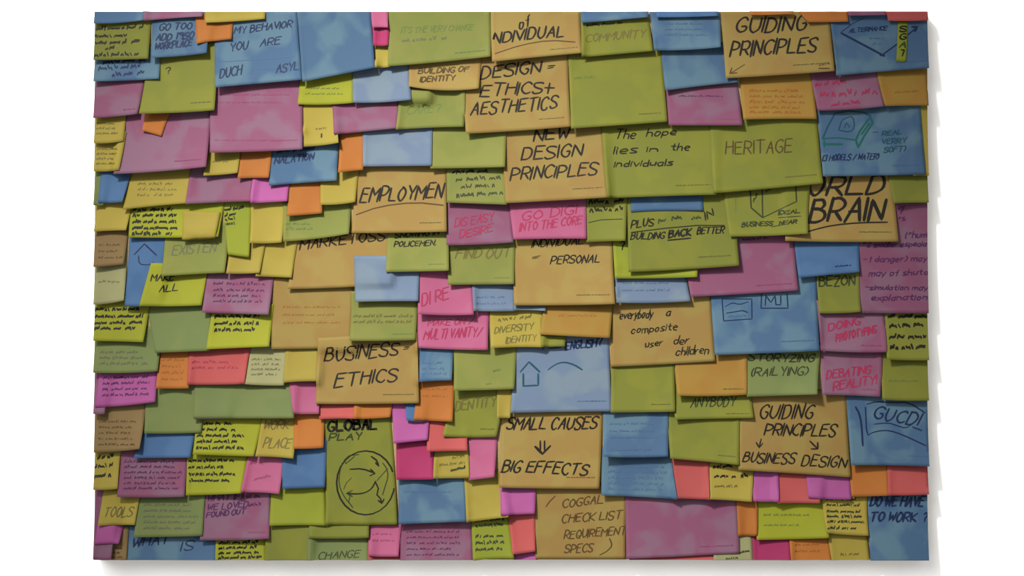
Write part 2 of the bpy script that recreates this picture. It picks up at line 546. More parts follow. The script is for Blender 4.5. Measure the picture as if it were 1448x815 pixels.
N('pink', '352 636 404 636 396 698 342 696', 'pink note hanging under the yellow WORK PLACE note', [W(360, 680, 385, 675, 6, 'wine', 1.2), W(354, 657, 372, 657, 5, 'wine', 1)], lift=10)
N('deep blue', '398 622 462 622 460 689 400 691', 'plain blue note between the WORK PLACE note and the globe drawing')
N('lime', '384 678 459 678 461 743 382 743', 'plain bright lime square beside the foot of the globe drawing', lift=9)
N('olive', '457 583 552 583 562 742 461 742', 'tall olive note reading GLOBAL PLAY above a drawn globe',
  [T(463, 610, 532, 606, 14, 'GLOBAL', 'black', 2.6, .1), T(464.5, 611, 533.5, 607, 14, 'GLOBAL', 'black', 1.6, .1), T(465, 624, 510, 621, 9, 'PLAY', 'moss', 2),
   P([517 + 41 * math.cos(a * .2618) if i % 2 == 0 else 683 + 45 * math.sin(a * .2618) for a in range(25) for i in (0, 1)], 'black', 1.9),
   P([484, 655, 480, 668, 479, 685, 485, 700, 494, 712], 'moss', 1.1, 1),
   P([495, 664, 512, 663, 529, 669], 'black', 1.9, 1), P([524, 664, 530, 670, 523, 673], 'black', 1.9),
   P([531, 681, 526, 691, 517, 697, 505, 699, 491, 698], 'black', 1.9, 1), P([498, 694, 490, 698, 498, 702], 'moss', 1.8),
   P([531, 682, 535, 691, 533, 700, 538, 705, 540, 712], 'black', 1.6), P([535, 708, 540, 712, 543, 706], 'black', 1.9),
   P([501, 646, 495, 651, 489, 656, 487, 651, 493, 645, 507, 643], 'moss', 1.5), P([525, 646, 532, 651, 536, 660, 531, 655], 'black', 1.9),
   P([541, 655, 547, 663, 549, 674, 544, 690, 541, 700], 'moss', 1.2, 1), P([497, 676, 490, 683, 486, 692], 'moss', .9), P([548, 663, 540, 672, 533, 680], 'moss', 1.1),
   P([495, 702, 493, 710, 499, 718], 'moss', 1.2)], lift=6)
N('orange', '414 572 458 572 458 633 416 634', 'orange note beside the GLOBAL PLAY heading and above a blue note')
N('yellow', '373 575 421 578 416 648 362 645', 'yellow note reading WORK PLACE', [T(373, 607, 407, 606, 12, 'WORK', 'khaki', 1.6), T(372, 633, 410, 633, 13, 'PLACE', 'khaki', 1.7)], key=641)
N('neon', '279 576 375 578 360 645 274 642', 'upper of two stacked neon notes of black writing, beside WORK PLACE', rows(279, 346, (601, 609.5, 618, 626.5, 635), 5, 'black', 1.6, .005, .25))
N('deep blue', '206 602 278 602 270 647 190 648', 'small plain blue note between the brown lined note and a neon one')
N('brown', '133 562 207 562 200 634 133 640', 'brown note of faint lines on the board edge below the orchid lined note', rows(140, 196, (598, 606, 614, 622, 630), 4, 'umber', .6), curl=(0, 4))
N('fern', '205 520 292 520 285 612 205 613', 'plain green note above the small blue note', lift=5)
N('fern', '275 515 417 520 417 591 275 592', 'wide plain green note behind the small purple text note', printed=False)
N('orchid', '274 535 327 535 326 591 277 593', 'small purple text note over the green ones above a neon note', rows(279, 323, (553, 561, 571, 580, 588), 5, 'violet', 1.2, 0, .15))
N('mauve', '133 505 155 505 150 585 133 585', 'dusky sliver on the board edge behind the orchid lined note', key=580)
N('orchid', '142 513 223 513 221 568 136 576', 'orchid note of faint lines near the board edge', rows(146, 216, (537, 545, 553, 561), 5, 'violet', .9, -.03, .1), lift=9)
# row above
N('fern', '133 462 228 462 224 525 133 527', 'green note of grey lines below the neon text note at the board edge', rows(142, 212, (500, 508, 516), 5, 'grey', .9))
N('orange', '226 488 270 488 268 549 222 549', 'orange note of faint lines beside the wide coral note', rows(229, 262, (511, 520, 529, 538), 5, 'rust', .9))
N('coral', '269 478 356 480 347 543 266 544', 'coral note of faint lines between the orange and cream notes', rows(272, 340, (514, 522), 5, 'red', .8))
N('cream', '353 485 408 485 402 545 346 543', 'cream note of fine lines beside the coral note', rows(356, 398, (510, 517, 524, 531), 4, 'grey', .7))
N('yellow', '404 482 452 482 450 539 402 541', 'plain mustard square beside the BUSINESS note')
N('pink', '407 528 452 528 452 585 416 585', 'pink square below the mustard one, beside the BUSINESS note')
N('tan', '450 478 590 470 593 570 447 571', 'tan note reading BUSINESS = ETHICS',
  [T(459, 510.5, 561, 503.6, 18, 'BUSINESS', 'black', 2.2), T(571, 497, 578, 496, 9, '=', 'black', 1.8), T(473, 547, 560, 539, 18, 'ETHICS', 'black', 2.3)], key=491, printed=True, lift=9)
N('coral', '448 555 505 555 503 592 452 593', 'coral strip peeping out below the BUSINESS note')
N('orange', '500 555 556 555 552 590 500 592', 'orange strip peeping out below the BUSINESS note')
N('orchid', '552 555 608 562 605 622 557 627', 'pink-violet note between the BUSINESS note and a magenta square')
N('deep blue', '570 545 602 545 598 596 575 594', 'tiny blue sliver under the corner of the BUSINESS note', key=596.5)
N('orange', '592 528 643 530 640 596 585 594', 'orange square beside the IDENTITY note, below a small blue one', rows(598, 636, (552, 562), 4, 'rust', .6))
N('magenta', '560 612 613 612 613 677 561 678', 'magenta square beside the globe drawing')
N('coral', '605 582 661 587 661 637 604 638', 'coral note tucked under the orange square and the IDENTITY note')
N('yellow', '614 628 662 628 664 676 613 676', 'small yellow note with green scribbles beside the magenta square', [W(622, 660, 658, 656, 5, 'khaki', 1), W(638, 667, 660, 663, 5, 'moss', 1.6), W(640, 650, 658, 646, 4, 'khaki', 1)])
N('pink', '660 605 704 605 699 674 663 679', 'pink note between the yellow scribble note and SMALL CAUSES')
N('olive', '645 530 720 532 702 618 626 617', 'olive note reading DENTITY, its first letter hidden', [T(643, 582, 700, 574, 13, 'DENTITY', 'khaki', 1.7)], printed=True, lift=5)
N('yellow', '703 535 728 535 721 591 703 592', 'mustard sliver between the DENTITY note and the house drawing')
N('tan', '709 566 853 566 847 691 706 689', 'tan note reading SMALL CAUSES, BIG EFFECTS with an arrow',
  [T(716, 607, 842, 607, 16, 'SMALL CAUSES', 'black', 2.3), P([764, 624, 764, 637], 'black', 2), P([770, 624, 770, 637], 'black', 2), P([757, 632, 767, 642, 778, 631], 'black', 3),
   T(709, 667, 829, 672, 16, 'BIG EFFECTS', 'black', 2.3)], printed=True, lift=9)
N('blue', '562 662 657 665 660 737 564 741', 'plain blue note beside the globe, under the magenta square', rows(572, 650, (697,), 3, 'steel', .6))
N('yellow', '655 662 706 667 719 730 660 738', 'yellow square with a curled foot below the pink note', curl=(0, 4), lift=9)
N('orchid', '706 668 758 672 756 726 708 728', 'pink-violet square below the corner of SMALL CAUSES')
N('blue', '852 560 945 566 944 645 853 645', 'upper of two blue notes beside SMALL CAUSES, faintly lined', rows(862, 938, (601, 611, 620, 637), 4, 'steel', .8))
N('blue', '852 632 948 635 957 706 850 700', 'lower of two blue notes beside SMALL CAUSES, covered in scribbles', rows(860, 945, (661, 669, 677, 685, 693), 5, 'steel', 1, .02, .1))
N('olive', '944 566 1047 570 1044 657 947 648', 'plain olive note hanging below the ANYBODY note', printed=True)
N('olive', '952 540 1063 544 1065 591 954 593', 'olive note reading ANYBODY', [T(976, 576, 1038, 574, 13, 'ANYBODY', 'moss', 1.5)], printed=True)
N('coral', '948 630 1003 636 1002 706 956 704', 'coral square between the scribbled blue note and a yellow note')
N('yellow', '1001 638 1066 642 1062 709 1002 705', 'yellow note of black words under GUIDING PRINCIPLES BUSINESS DESIGN', [W(1009, 663, 1038, 661, 5, 'black', 1.6), W(1010, 676, 1040, 676, 5, 'black', 1.4), W(1048, 676, 1058, 675, 6, 'black', 1.5), W(1010, 689, 1042, 689, 4, 'khaki', 1.2)])
N('tan', '1046 550 1196 552 1202 675 1043 664', 'tan note reading GUIDING PRINCIPLES, BUSINESS DESIGN with two arrows',
  [T(1073, 592, 1148, 592, 19, 'GUIDING', 'black', 2.2), T(1080, 615, 1180, 617, 16, 'PRINCIPLES', 'black', 2.2), P([1076, 621, 1073, 632], 'black', 1.6), P([1069, 626, 1073, 633, 1078, 627], 'black', 1.8),
   P([1145, 624, 1155, 634], 'black', 1.8), P([1147, 635, 1156, 635, 1156, 626], 'black', 2), T(1049, 653, 1121, 656, 14, 'BUSINESS', 'black', 2), T(1132, 658, 1194, 661, 14, 'DESIGN', 'black', 2)], lift=9)
N('blue', '1196 545 1316 548 1316 659 1201 657', 'blue note with a drawn banner of capital letters',
  [P([1210, 576, 1215, 585, 1218, 600, 1219, 630], 'navy', 2.2, 1), P([1224, 576, 1225, 617, 1232, 612, 1245, 609, 1258, 609, 1276, 615, 1308, 630], 'navy', 1.6, 1), P([1226, 572, 1240, 568, 1262, 570, 1285, 569, 1308, 584], 'navy', 1.6, 1),
   T(1234, 591, 1297, 601, 17, 'GUCDI', 'navy', 2.4), P([1236, 600, 1256, 598, 1268, 602, 1280, 606, 1290, 600], 'navy', 1.4, 1), P([1290, 604, 1303, 609], 'navy', 1.5)], printed=True)
N('orchid', '1062 650 1101 652 1100 709 1064 708', 'orchid square in the row below BUSINESS DESIGN, beside the yellow note')
N('coral', '1098 652 1162 656 1158 711 1098 711', 'coral square in the row below BUSINESS DESIGN, between two orchid ones')
N('orchid', '1140 658 1205 660 1203 706 1142 704', 'orchid square in the row below BUSINESS DESIGN, beside the orange one')
N('orange', '1200 640 1257 642 1256 700 1203 702', 'plain orange square below the banner drawing')
N('coral', '1253 640 1316 640 1316 698 1254 700', 'coral red square below the banner drawing on the board edge')
# middle rows, by the house drawing and the composite user note
N('tan', '866 410 1004 408 1011 511 863 519', 'tan note reading everybody a composite user and children',
  [T(876, 451, 922, 449, 12, 'everybody', 'black', 1.5), T(942, 446, 947, 446, 10, 'a', 'black', 1.6), T(892, 472, 957, 466, 10, 'composite', 'black', 1.5), T(912, 492, 936, 488, 9, 'user', 'black', 1.5),
   T(952, 487, 973, 486, 11, 'der', 'black', 1.5), T(955, 503, 1001, 500, 12, 'children', 'black', 1.5)], lift=5)
N('olive', '864 500 953 500 954 582 863 583', 'plain olive note beside the house drawing', printed=True)
N('ochre', '954 494 1057 494 1055 558 957 559', 'plain ochre note below the everybody note', printed=True)
N('fern', '1054 482 1162 486 1153 557 1055 561', 'green note reading STORYZING (RAILYING) with a curled corner',
  [T(1058, 510, 1150, 512, 10, 'STORYZING', 'moss', 2), T(1060, 532, 1141, 530, 11, '(RAILYING)', 'moss', 1.7)], curl=(0, 5))
N('blue', '1003 380 1155 376 1157 496 1010 502', 'large blue note with two small square sketches',
  [P([1021, 423, 1063, 423, 1063, 451, 1023, 454, 1021, 423], 'navy', 1.3), P([1025, 434, 1035, 428, 1046, 431, 1058, 427], 'navy', 1.2, 1), P([1027, 443, 1040, 441, 1050, 439, 1057, 442], 'navy', 1.4, 1),
   W(1030, 449, 1055, 448, 4, 'steel', 1), P([1077, 416, 1076, 436, 1114, 436, 1113, 416], 'navy', 1.4), P([1082, 432, 1083, 418, 1090, 428, 1096, 418, 1097, 431, 1104, 431, 1104, 418], 'navy', 1.5)], printed=True)
N('mauve', '1154 425 1249 428 1252 498 1159 496', 'rosy note reading DOING PROTOTYPING in red ink', [T(1171, 468, 1216, 459, 10, 'DOING', 'red', 1.8), T(1181, 483, 1238, 471, 9.5, 'PROTOTYPING', 'red', 2)], printed=True)
N('mauve', '1160 485 1249 488 1243 561 1161 558', 'rosy note reading DEBATING REALITY in red ink', [T(1168, 536, 1230, 528, 11, 'DEBATING', 'red', 2), T(1177, 552, 1238, 542, 11, 'REALITY!', 'red', 2)], printed=True)
N('olive', '1246 485 1316 485 1316 566 1246 565', 'plain olive note on the board edge beside DEBATING REALITY', rows(1256, 1308, (540,), 4, 'sage', .8))
N('olive', '1252 425 1316 425 1316 509 1252 508', 'olive note of bold black writing beside DOING PROTOTYPING',
  [W(1256, 450, 1314, 450, 6, 'black', 2.4), W(1258, 464, 1312, 462, 7, 'black', 2), W(1257, 479, 1310, 479, 7, 'black', 2), W(1258, 494, 1308, 493, 6.5, 'black', 2.2)])
N('olive', '1154 374 1214 372 1216 441 1157 443', 'small olive note reading BEZON', [T(1158, 405, 1208, 404, 13, 'BEZON', 'moss', 1.9, .1)])
N('mauve', '1209 280 1316 280 1316 443 1216 443', 'tall purple note of violet list writing on the board edge',
  [T(1270, 303, 1280, 299, 8, '7', 'violet', 1.6), T(1271, 314, 1280, 311, 7, '*s', 'violet', 1.4), T(1279, 338, 1310, 335, 9, '(*hum', 'violet', 1.4), T(1219, 350, 1309, 348, 7, '*2 smaller especia', 'violet', 1.6),
   T(1220, 371, 1310, 369, 8, '-1 danger) may', 'violet', 1.4), T(1228, 391, 1311, 388, 8, 'may of shutd', 'violet', 1.5), T(1222, 410, 1310, 410, 7, '-simulation may', 'violet', 1.5), T(1231, 425, 1309, 424, 8, 'explanation', 'violet', 1.6)], lift=7)
N('deep blue', '1122 325 1216 328 1214 385 1128 393', 'plain deep blue note below the BRAIN note', [W(1180, 378, 1203, 376, 2, 'navy', .8)])
N('mauve', '964 335 1123 330 1128 411 976 420', 'large mauve note below the cube drawing', [W(1050, 341, 1085, 338, 4, 'violet', 1)], printed=True, lift=7)
N('tan', '1112 235 1262 235 1269 342 1109 341', 'tan note reading ORLD BRAIN in large black letters',
  [T(1140, 276, 1247, 273, 27, 'ORLD', 'black', 3.8, .35), T(1144, 315, 1246, 310, 31, 'BRAIN', 'black', 4, .3), P([1131, 332, 1150, 325, 1178, 318.5, 1215, 315, 1254, 314.5], 'black', 2, 1)], printed=True)
N('olive', '1022 255 1147 252 1140 331 1031 335', 'olive note with a drawn cube corner and small words',
  [P([1061, 268, 1062, 294, 1078, 308, 1126, 285, 1125, 262], 'moss', 1.6), P([1078, 268, 1078, 308], 'moss', 1.5), P([1040, 280, 1040, 300], 'sage', 1), W(1066, 286, 1075, 272, 4, 'moss', 1), W(1084, 272, 1092, 268, 4, 'moss', 1),
   T(1048, 321, 1091, 319, 6, 'BUSINESS', 'moss', 1.5), P([1090, 321, 1112, 317], 'moss', 1), T(1100, 304, 1130, 301, 5, 'IDEAL', 'moss', 1.7), P([1100, 308, 1132, 306], 'moss', 1), T(1101, 318, 1125, 316, 5, 'NEAR', 'black', 1.6)], curl=(0, 3))
N('olive', '1255 232 1316 232 1316 287 1262 288', 'plain olive note beside ORLD, above the tall purple list')
N('yellow', '1290 138 1316 138 1316 249 1290 249', 'mustard sliver on the board edge beside the tray drawing', key=249.5)
N('blue', '1154 138 1301 140 1307 247 1162 250', 'blue note with a teal drawing of an open tray',
  [P([1163, 196, 1170, 180, 1181, 160, 1200, 157, 1222, 159, 1231, 164], 'teal', 2), P([1162, 196, 1186, 195, 1209, 198], 'viridian', 2), P([1210, 198, 1216, 185, 1231, 165, 1234, 174, 1222, 192, 1213, 209, 1210, 198], 'viridian', 2.6),
   P([1164, 204, 1190, 204], 'viridian', 3), P([1165, 198, 1165, 208], 'viridian', 1.8), P([1218, 190, 1229, 175], 'viridian', 2.5), P([1186, 184, 1190, 170, 1198, 166, 1206, 164, 1209, 180, 1202, 187, 1186, 184], 'teal', 1.5, 1), P([1194, 181, 1197, 173, 1201, 180], 'teal', 1.3),
   P([1234, 187, 1241, 187], 'teal', 1.1), T(1247, 192, 1275, 189, 6, 'REAL', 'teal', 1.6), T(1246, 204, 1280, 202, 7, 'VERRY', 'teal', 1.6), T(1249, 216, 1279, 214, 7, 'SOFT)', 'teal', 1.6), T(1161, 228, 1241, 225, 8, '(3 MODELS / WATER)', 'navy', 1.5)], printed=True)
N('olive', '850 162 1016 158 1012 276 858 281', 'olive note reading The hope lies in the individuals',
  [T(869, 196, 897, 196, 13, 'The', 'black', 1.7), T(914, 192, 955, 191, 10, 'hope', 'black', 1.7), T(867, 218, 900, 216, 11, 'lies', 'black', 1.7), T(914, 214, 929, 214, 7, 'in', 'black', 1.8), T(948, 213, 974, 212, 10, 'the', 'black', 1.7),
   T(868, 236, 950, 234, 8.5, 'individuals', 'black', 1.8)], printed=True)
N('olive', '1003 158 1155 155 1162 260 1008 274', 'olive note reading HERITAGE', [T(1026, 219, 1119, 215, 18, 'HERITAGE', 'umber', 1.6, .12)], printed=True)
# top rows, by the tray drawing
N('ochre', '1046 98 1149 96 1154 169 1050 170', 'ochre note of rusty handwriting beside the mauve one', rows(1060, 1140, (130, 138, 146, 154, 161), 5, 'rust', 1, .01, .2))
N('mauve', '1144 93 1241 92 1250 151 1155 157', 'rosy note of red handwriting above the tray drawing', [W(1153, 123, 1205, 117, 8, 'red', 1.8), W(1160, 138, 1240, 133, 9, 'red', 1.7), W(1175, 151, 1220, 146, 6, 'red', 1.5)])
N('ochre', '1238 92 1310 90 1313 150 1250 151', 'ochre note on the board edge above the tray drawing', [W(1265, 132, 1300, 130, 3, 'rust', .8)])
N('mauve', '940 112 1042 106 1049 178 945 178', 'mauve note above the HERITAGE note', rows(960, 1035, (137,), 3, 'violet', .6), printed=True)
N('blue', '934 62 1024 60 1043 117 940 129', 'lower of two blue notes beside the upper GUIDING PRINCIPLES')
N('blue', '918 10 1018 10 1018 68 924 72', 'upper of two blue notes beside the upper GUIDING PRINCIPLES, faintly lined', rows(940, 1010, (35, 43, 51), 4, 'steel', .7))
N('deep blue', '927 4 1016 4 1015 23 928 25', 'thin dark blue strip standing in for shade on the top edge beside GUIDING PRINCIPLES')  # darker blue sheet put in for the shade across the upper blue note
N('tan', '1018 6 1171 6 1178 102 1025 112', 'tan note on the top edge reading GUIDING PRINCIPLES only',
  [T(1039, 47, 1138, 43, 21, 'GUIDING', 'black', 2.6), T(1031, 81, 1152, 73, 20, 'PRINCIPLES', 'black', 2.6), P([1052, 92, 1033, 104], 'umber', 1.4), P([1034, 97, 1031, 105, 1041, 104], 'umber', 1.6), P([1156, 98, 1171, 98], 'umber', 1.8), W(1157, 95, 1172, 92, 4, 'umber', .9)], printed=True)
N('blue', '1172 10 1316 10 1316 97 1181 108', 'blue note with a drawn triangle at the top corner',
  [P([1190, 47, 1247, 78, 1269, 62, 1296, 39], 'navy', 2.4), P([1189, 46, 1206, 33, 1222, 25], 'navy', 1.2), T(1201, 46, 1254, 42, 5.5, 'ALTERNANCE', 'navy', 1.6), P([1290, 38, 1297, 38, 1294, 44], 'navy', 3), P([1245, 78, 1249, 79], 'navy', 4),
   W(1230, 56, 1250, 55, 4, 'steel', 1), W(1233, 64, 1248, 63, 4, 'steel', 1)], printed=True)
N('lime', '1270 29 1284 30 1280 88 1266 87', 'narrow lime flag with stacked letters on the triangle drawing',
  [T(1271, 45, 1280, 45, 8, 'S', 'black', 2), T(1271, 56, 1280, 56, 8, 'G', 'black', 2), T(1271, 67, 1279, 67, 8, 'A', 'moss', 2), T(1271, 79, 1279, 79, 8, 'T', 'black', 2)], lift=3)
N('orange', '1058 4 1122 4 1121 20 1060 22', 'red-orange sliver on the top edge over GUIDING')
N('orange', '1120 4 1200 4 1199 31 1142 32', 'orange note on the top edge above the triangle drawing')
N('mauve', '1198 4 1253 4 1252 22 1199 23', 'dusky sliver on the top edge between orange and coral notes')
N('coral', '1250 4 1316 4 1316 29 1255 30', 'coral note at the top corner above the triangle drawing')
N('olive', '803 70 935 66 943 173 807 183', 'large olive note beside DESIGN = ETHICS + AESTHETICS', [W(812, 112, 842, 110, 4, 'sage', .9)], printed=True)
N('olive', '820 12 915 12 923 73 822 82', 'olive note reading COMMUNITY in pale ink', [T(828, 60, 911, 53, 11, 'COMMUNITY', 'khaki', 1.4), W(830, 38, 880, 34, 5, 'moss', 1.2)])
N('blue', '820 4 917 4 916 25 822 33', 'blue strip on the top edge above COMMUNITY')
# top middle
N('tan', '694 4 820 4 823 76 696 89', 'tan note reading of NDIVIDUAL, underlined, on the top edge',
  [T(734, 41, 748, 37, 15, 'of', 'black', 2), T(697, 62, 797, 51, 15, 'NDIVIDUAL', 'black', 2.4), P([700, 77, 737, 64, 777, 57, 813, 60], 'umber', 1.6, 1)], printed=True)
N('tan', '653 74 803 71 807 180 659 190', 'tan note reading DESIGN = ETHICS + AESTHETICS',
  [T(679, 112, 763, 103, 16, 'DESIGN', 'black', 2.3), T(774, 99, 783, 98, 9, '=', 'black', 1.8), T(679, 137, 782, 130, 16, 'ETHICS+', 'black', 2.3), T(666, 163, 786, 154, 17, 'AESTHETICS', 'black', 2.3)], printed=True)
N('tan', '578 82 681 76 677 126 578 123', 'tan note reading building of identity', [T(591, 104, 662, 101, 7, 'BUILDING OF', 'umber', 1.5), T(594, 116, 642, 113, 7, 'IDENTITY', 'umber', 1.5)], lift=9, bow=4)
N('yellow', '529 55 553 55 552 95 531 97', 'small tan-yellow square below two pink squares near the top edge')
N('magenta', '526 34 550 34 549 65 528 65', 'lower of two pink squares beside the wide blue note')
N('pink', '524 4 550 4 549 40 527 40', 'upper of two pink squares, on the top edge')
N('green', '548 4 693 4 694 81 549 95', 'large green note of faint grey writing on the top edge', [T(567, 47, 668, 42, 8, "IT'S THE VERY CHANGE", 'sage', 1.2), W(569, 60, 632, 56, 6, 'grey', 1.1)], printed=True)
N('blue', '303 18 419 10 428 114 306 125', 'blue note reading YOU ARE in a drawn box',
  [T(331, 48, 412, 38, 9, 'MY BEHAVIOR', 'navy', 1.7), T(325, 73, 350, 69, 11, 'YOU', 'navy', 1.6), T(368, 66, 396, 62, 10, 'ARE', 'navy', 1.6), P([411, 22, 416, 80, 316, 88], 'steel', 1.1), T(312, 112, 342, 106, 13, 'DUCH', 'navy', 1.7),
   P([390, 97, 360, 98, 352, 104, 356, 111, 366, 110], 'steel', 1.2, 1), T(391, 104, 425, 99, 11, 'ASYLI', 'navy', 1.6)])
N('blue', '419 5 523 5 531 97 429 117', 'plain blue note with pale blotches near the top edge', printed=False)
N('neon', '425 100 500 96 500 146 421 148', 'plain neon note below the plain blue one', rows(432, 490, (126, 134), 3, 'sage', .6), lift=7)
N('lavender', '499 84 579 80 582 142 500 146', 'plain lavender note beside the building of identity note')
N('mauve', '468 130 566 128 562 182 473 191', 'plain mauve strip between the CARE note and a yellow square')
N('yellow', '428 125 472 130 480 203 430 208', 'yellow square with a tiny black mark above the blue NALATION note', [P([455, 190, 455, 194], 'black', 2.4), W(447, 184, 466, 182, 4, 'khaki', .8)], curl=(0, 4))
N('deep blue', '578 112 608 112 605 141 582 142', 'small deep blue sliver under the building of identity note', key=183)
N('green', '565 125 658 122 656 180 560 184', 'pale green note reading CARE in faint ink', [T(575, 162, 622, 158, 11, 'CARE?', 'sage', 1.5)])
N('lavender', '513 168 612 168 611 235 514 236', 'plain pale blue note below the CARE note')
N('green', '610 165 717 165 714 237 609 239', 'plain pale green note beside NEW DESIGN PRINCIPLES')
N('tan', '707 168 851 162 859 280 715 288', 'tan note reading NEW DESIGN PRINCIPLES',
  [T(754, 200, 803, 196, 16, 'NEW', 'black', 2.4), T(737, 227, 821, 221, 17, 'DESIGN', 'black', 2.3), T(721, 255, 842, 248, 17, 'PRINCIPLES', 'black', 2.3)], printed=True)
N('tan', '506 228 632 224 632 328 498 330', 'tan note reading EMPLOYMEN, underlined',
  [T(509, 286, 624, 280, 19, 'EMPLOYMEN', 'black', 2.4), P([504, 304, 537, 292, 586, 286, 631, 291], 'umber', 1.8, 1)], printed=True)
N('green', '631 220 715 220 717 290 632 287', 'green note of dark writing beside NEW DESIGN PRINCIPLES', [W(640, 246, 692, 244, 6, 'black', 1.6), W(645, 257, 710, 254, 7, 'moss', 1.4), W(652, 267, 700, 265, 6, 'moss', 1.3), W(646, 280, 712, 275, 7, 'moss', 1.6)])
N('mauve', '631 272 722 272 726 343 632 347', 'pink note reading DIS EASY DESIRE in red ink', [T(643, 321, 697, 312, 11, 'DIS EASY', 'red', 1.6), T(650, 337, 696, 327, 10, 'DESIRE', 'red', 1.6)])
N('pink', '716 266 828 262 829 338 726 339', 'pink note of red capitals below NEW DESIGN PRINCIPLES', [T(738, 313, 814, 302, 12, 'GO DIGI', 'red', 1.7), T(734, 328, 822, 317, 11, 'INTO THE CORE', 'red', 1.7)], key=338)
N('green', '633 330 729 330 727 402 634 403', 'green note reading FIND OUT', [T(644, 366, 720, 364, 13, 'FIND OUT', 'khaki', 1.8)], printed=True)
N('tan', '725 322 866 325 869 430 727 432', 'tan note reading INDIVIDUAL = PERSONAL', [T(752, 350, 825, 345, 10, 'INDIVIDUAL', 'black', 1.6), T(752, 368, 763, 366, 7, '=', 'umber', 1.4), T(778, 374, 847, 371, 11, 'PERSONAL', 'black', 1.7)], printed=True)
N('olive', '827 262 888 260 884 341 829 343', 'small olive note of black writing beside the rose-red capitals', [W(833, 289, 882, 287, 8, 'black', 2), W(834, 301, 882, 298, 7, 'black', 1.6), P([832, 315, 850, 311, 880, 310], 'moss', 1.3)])
N('lime', '866 322 990 322 985 392 869 394', 'plain lime note behind the BUILDING BACK BETTER note', [T(876, 354, 882, 353, 11, '?', 'black', 2)])
N('olive', '886 256 1035 256 1044 376 888 385', 'olive note reading PLUS and BUILDING BACK BETTER',
  [T(892, 323, 923, 319, 10, 'PLUS', 'black', 1.8), W(931, 316, 968, 309, 7, 'moss', 1.4), W(978, 311, 992, 309, 4, 'moss', 1.2), T(998, 311, 1009, 305, 10, 'IN', 'black', 1.6), P([892, 329, 940, 323, 985, 319, 1024, 319], 'black', 1.4), T(891, 339, 938, 338, 9, 'BUILDING', 'black', 1.6),
   T(945, 336, 976, 333, 9, 'BACK', 'black', 2.4), P([944, 340, 976, 337], 'black', 2), T(985, 331, 1022, 330, 9, 'BETTER', 'black', 1.9)], printed=True)
N('blue', '890 258 993 258 994 298 892 300', 'blue strip across the top of the BUILDING BACK BETTER note', [W(954, 295, 990, 293, 2, 'steel', .8)], lift=3)
N('lavender', '869 375 969 375 976 426 871 428', 'pale blue strip above the everybody note', rows(880, 960, (402, 412), 4, 'steel', .6))
N('ochre', '772 410 868 410 862 478 763 473', 'plain golden note below INDIVIDUAL = PERSONAL', rows(790, 850, (448,), 4, 'rust', .6))
N('lavender', '726 415 774 415 771 440 727 439', 'tiny lavender sliver under the INDIVIDUAL = PERSONAL note')
N('lavender', '667 392 729 392 728 440 670 440', 'small pale blue note below FIND OUT', rows(674, 722, (422, 431), 4, 'steel', .6))
N('pink', '590 375 665 377 670 445 591 444', 'pink note reading DI RE in red ink', [T(597, 432, 634, 421, 15, 'DI RE', 'red', 1.8)])
N('pink', '590 428 693 430 690 495 592 492', 'pink note reading MULTI VANITY in red ink', [T(605, 461, 668, 459, 8, 'MAKE ON /', 'red', 1.3), T(599, 480, 680, 475, 13, 'MULTI VANITY/', 'red', 1.6)], lift=8)
N('yellow', '692 428 769 428 767 491 694 492', 'mustard note reading DIVERSITY IDENTITY in olive ink', [W(705, 455, 756, 450, 7, 'khaki', 1.6), T(699, 472, 753, 466, 9, 'DIVERSITY', 'khaki', 1.5), T(715, 486, 757, 481, 8, 'IDENTITY', 'khaki', 1.5)])
N('olive', '764 450 801 450 799 490 765 491', 'olive corner under the golden note above the house drawing')
N('lavender', '732 460 861 463 865 582 722 584', 'pale blue note with a drawn house and an arc',
  [P([736, 526, 748, 512, 763, 526], 'teal', 2.2), P([740, 529, 740, 546, 761, 545, 761, 529], 'teal', 2.2), P([775, 523, 786, 515, 798, 512, 812, 516, 823, 523], 'teal', 2, 1), P([767, 495, 769, 492], 'teal', 2), P([776, 493, 792, 492], 'navy', 1.2),
   T(799, 496, 850, 489, 11, 'ENGLISH?', 'navy', 2)], printed=True, lift=7)
N('green', '641 478 731 474 727 550 642 552', 'pale green note between MULTI VANITY and the house drawing', [W(698, 526, 708, 523, 3, 'sage', 1.4), P([688, 543, 694, 542], 'sage', 1.8)])
N('blue', '593 478 641 478 639 538 593 540', 'small blue note beside the BUSINESS note, scribbled in steel ink', rows(597, 634, (515, 523, 530), 4, 'steel', 1))
# left of EMPLOYMEN and BUSINESS
N('green', '496 412 590 412 588 481 495 482', 'pale green note of small writing above the BUSINESS note', rows(500, 584, (449, 457), 4.5, 'khaki', 1.2, 0, .05), printed=True)
N('lavender', '501 362 594 362 592 426 503 427', 'plain blue note with an L of it showing, below EMPLOYMEN', key=404)
N('green', '549 308 634 308 635 383 546 385', 'green note reading SNOWING IN POLICEMEN', [T(558, 337, 620, 332, 7, 'SNOWING IN', 'black', 1.6), T(557, 349, 616, 347, 7, 'POLICEMEN.', 'black', 1.6)], printed=True)
N('tan', '421 312 556 308 552 402 407 409', 'tan note reading MARKETOSS below EMPLOYMEN', [T(424, 353, 543, 339, 13, 'MARKETOSS', 'black', 1.9)], lift=7)
N('tan', '386 392 500 390 497 492 384 494', 'plain tan note with rosy blotches above the mustard square', rows(400, 488, (436, 447, 458), 4, 'rust', .5), lift=6, printed=True)
N('green', '400 285 496 280 494 331 401 342', 'pale green note of faint writing beside EMPLOYMEN', rows(405, 450, (318, 325), 4, 'sage', 1), lift=8)
N('orange', '411 245 455 245 456 302 406 306', 'orange square below the blue NALATION note')
N('yellow', '453 236 508 236 503 286 454 290', 'plain yellow square beside EMPLOYMEN')
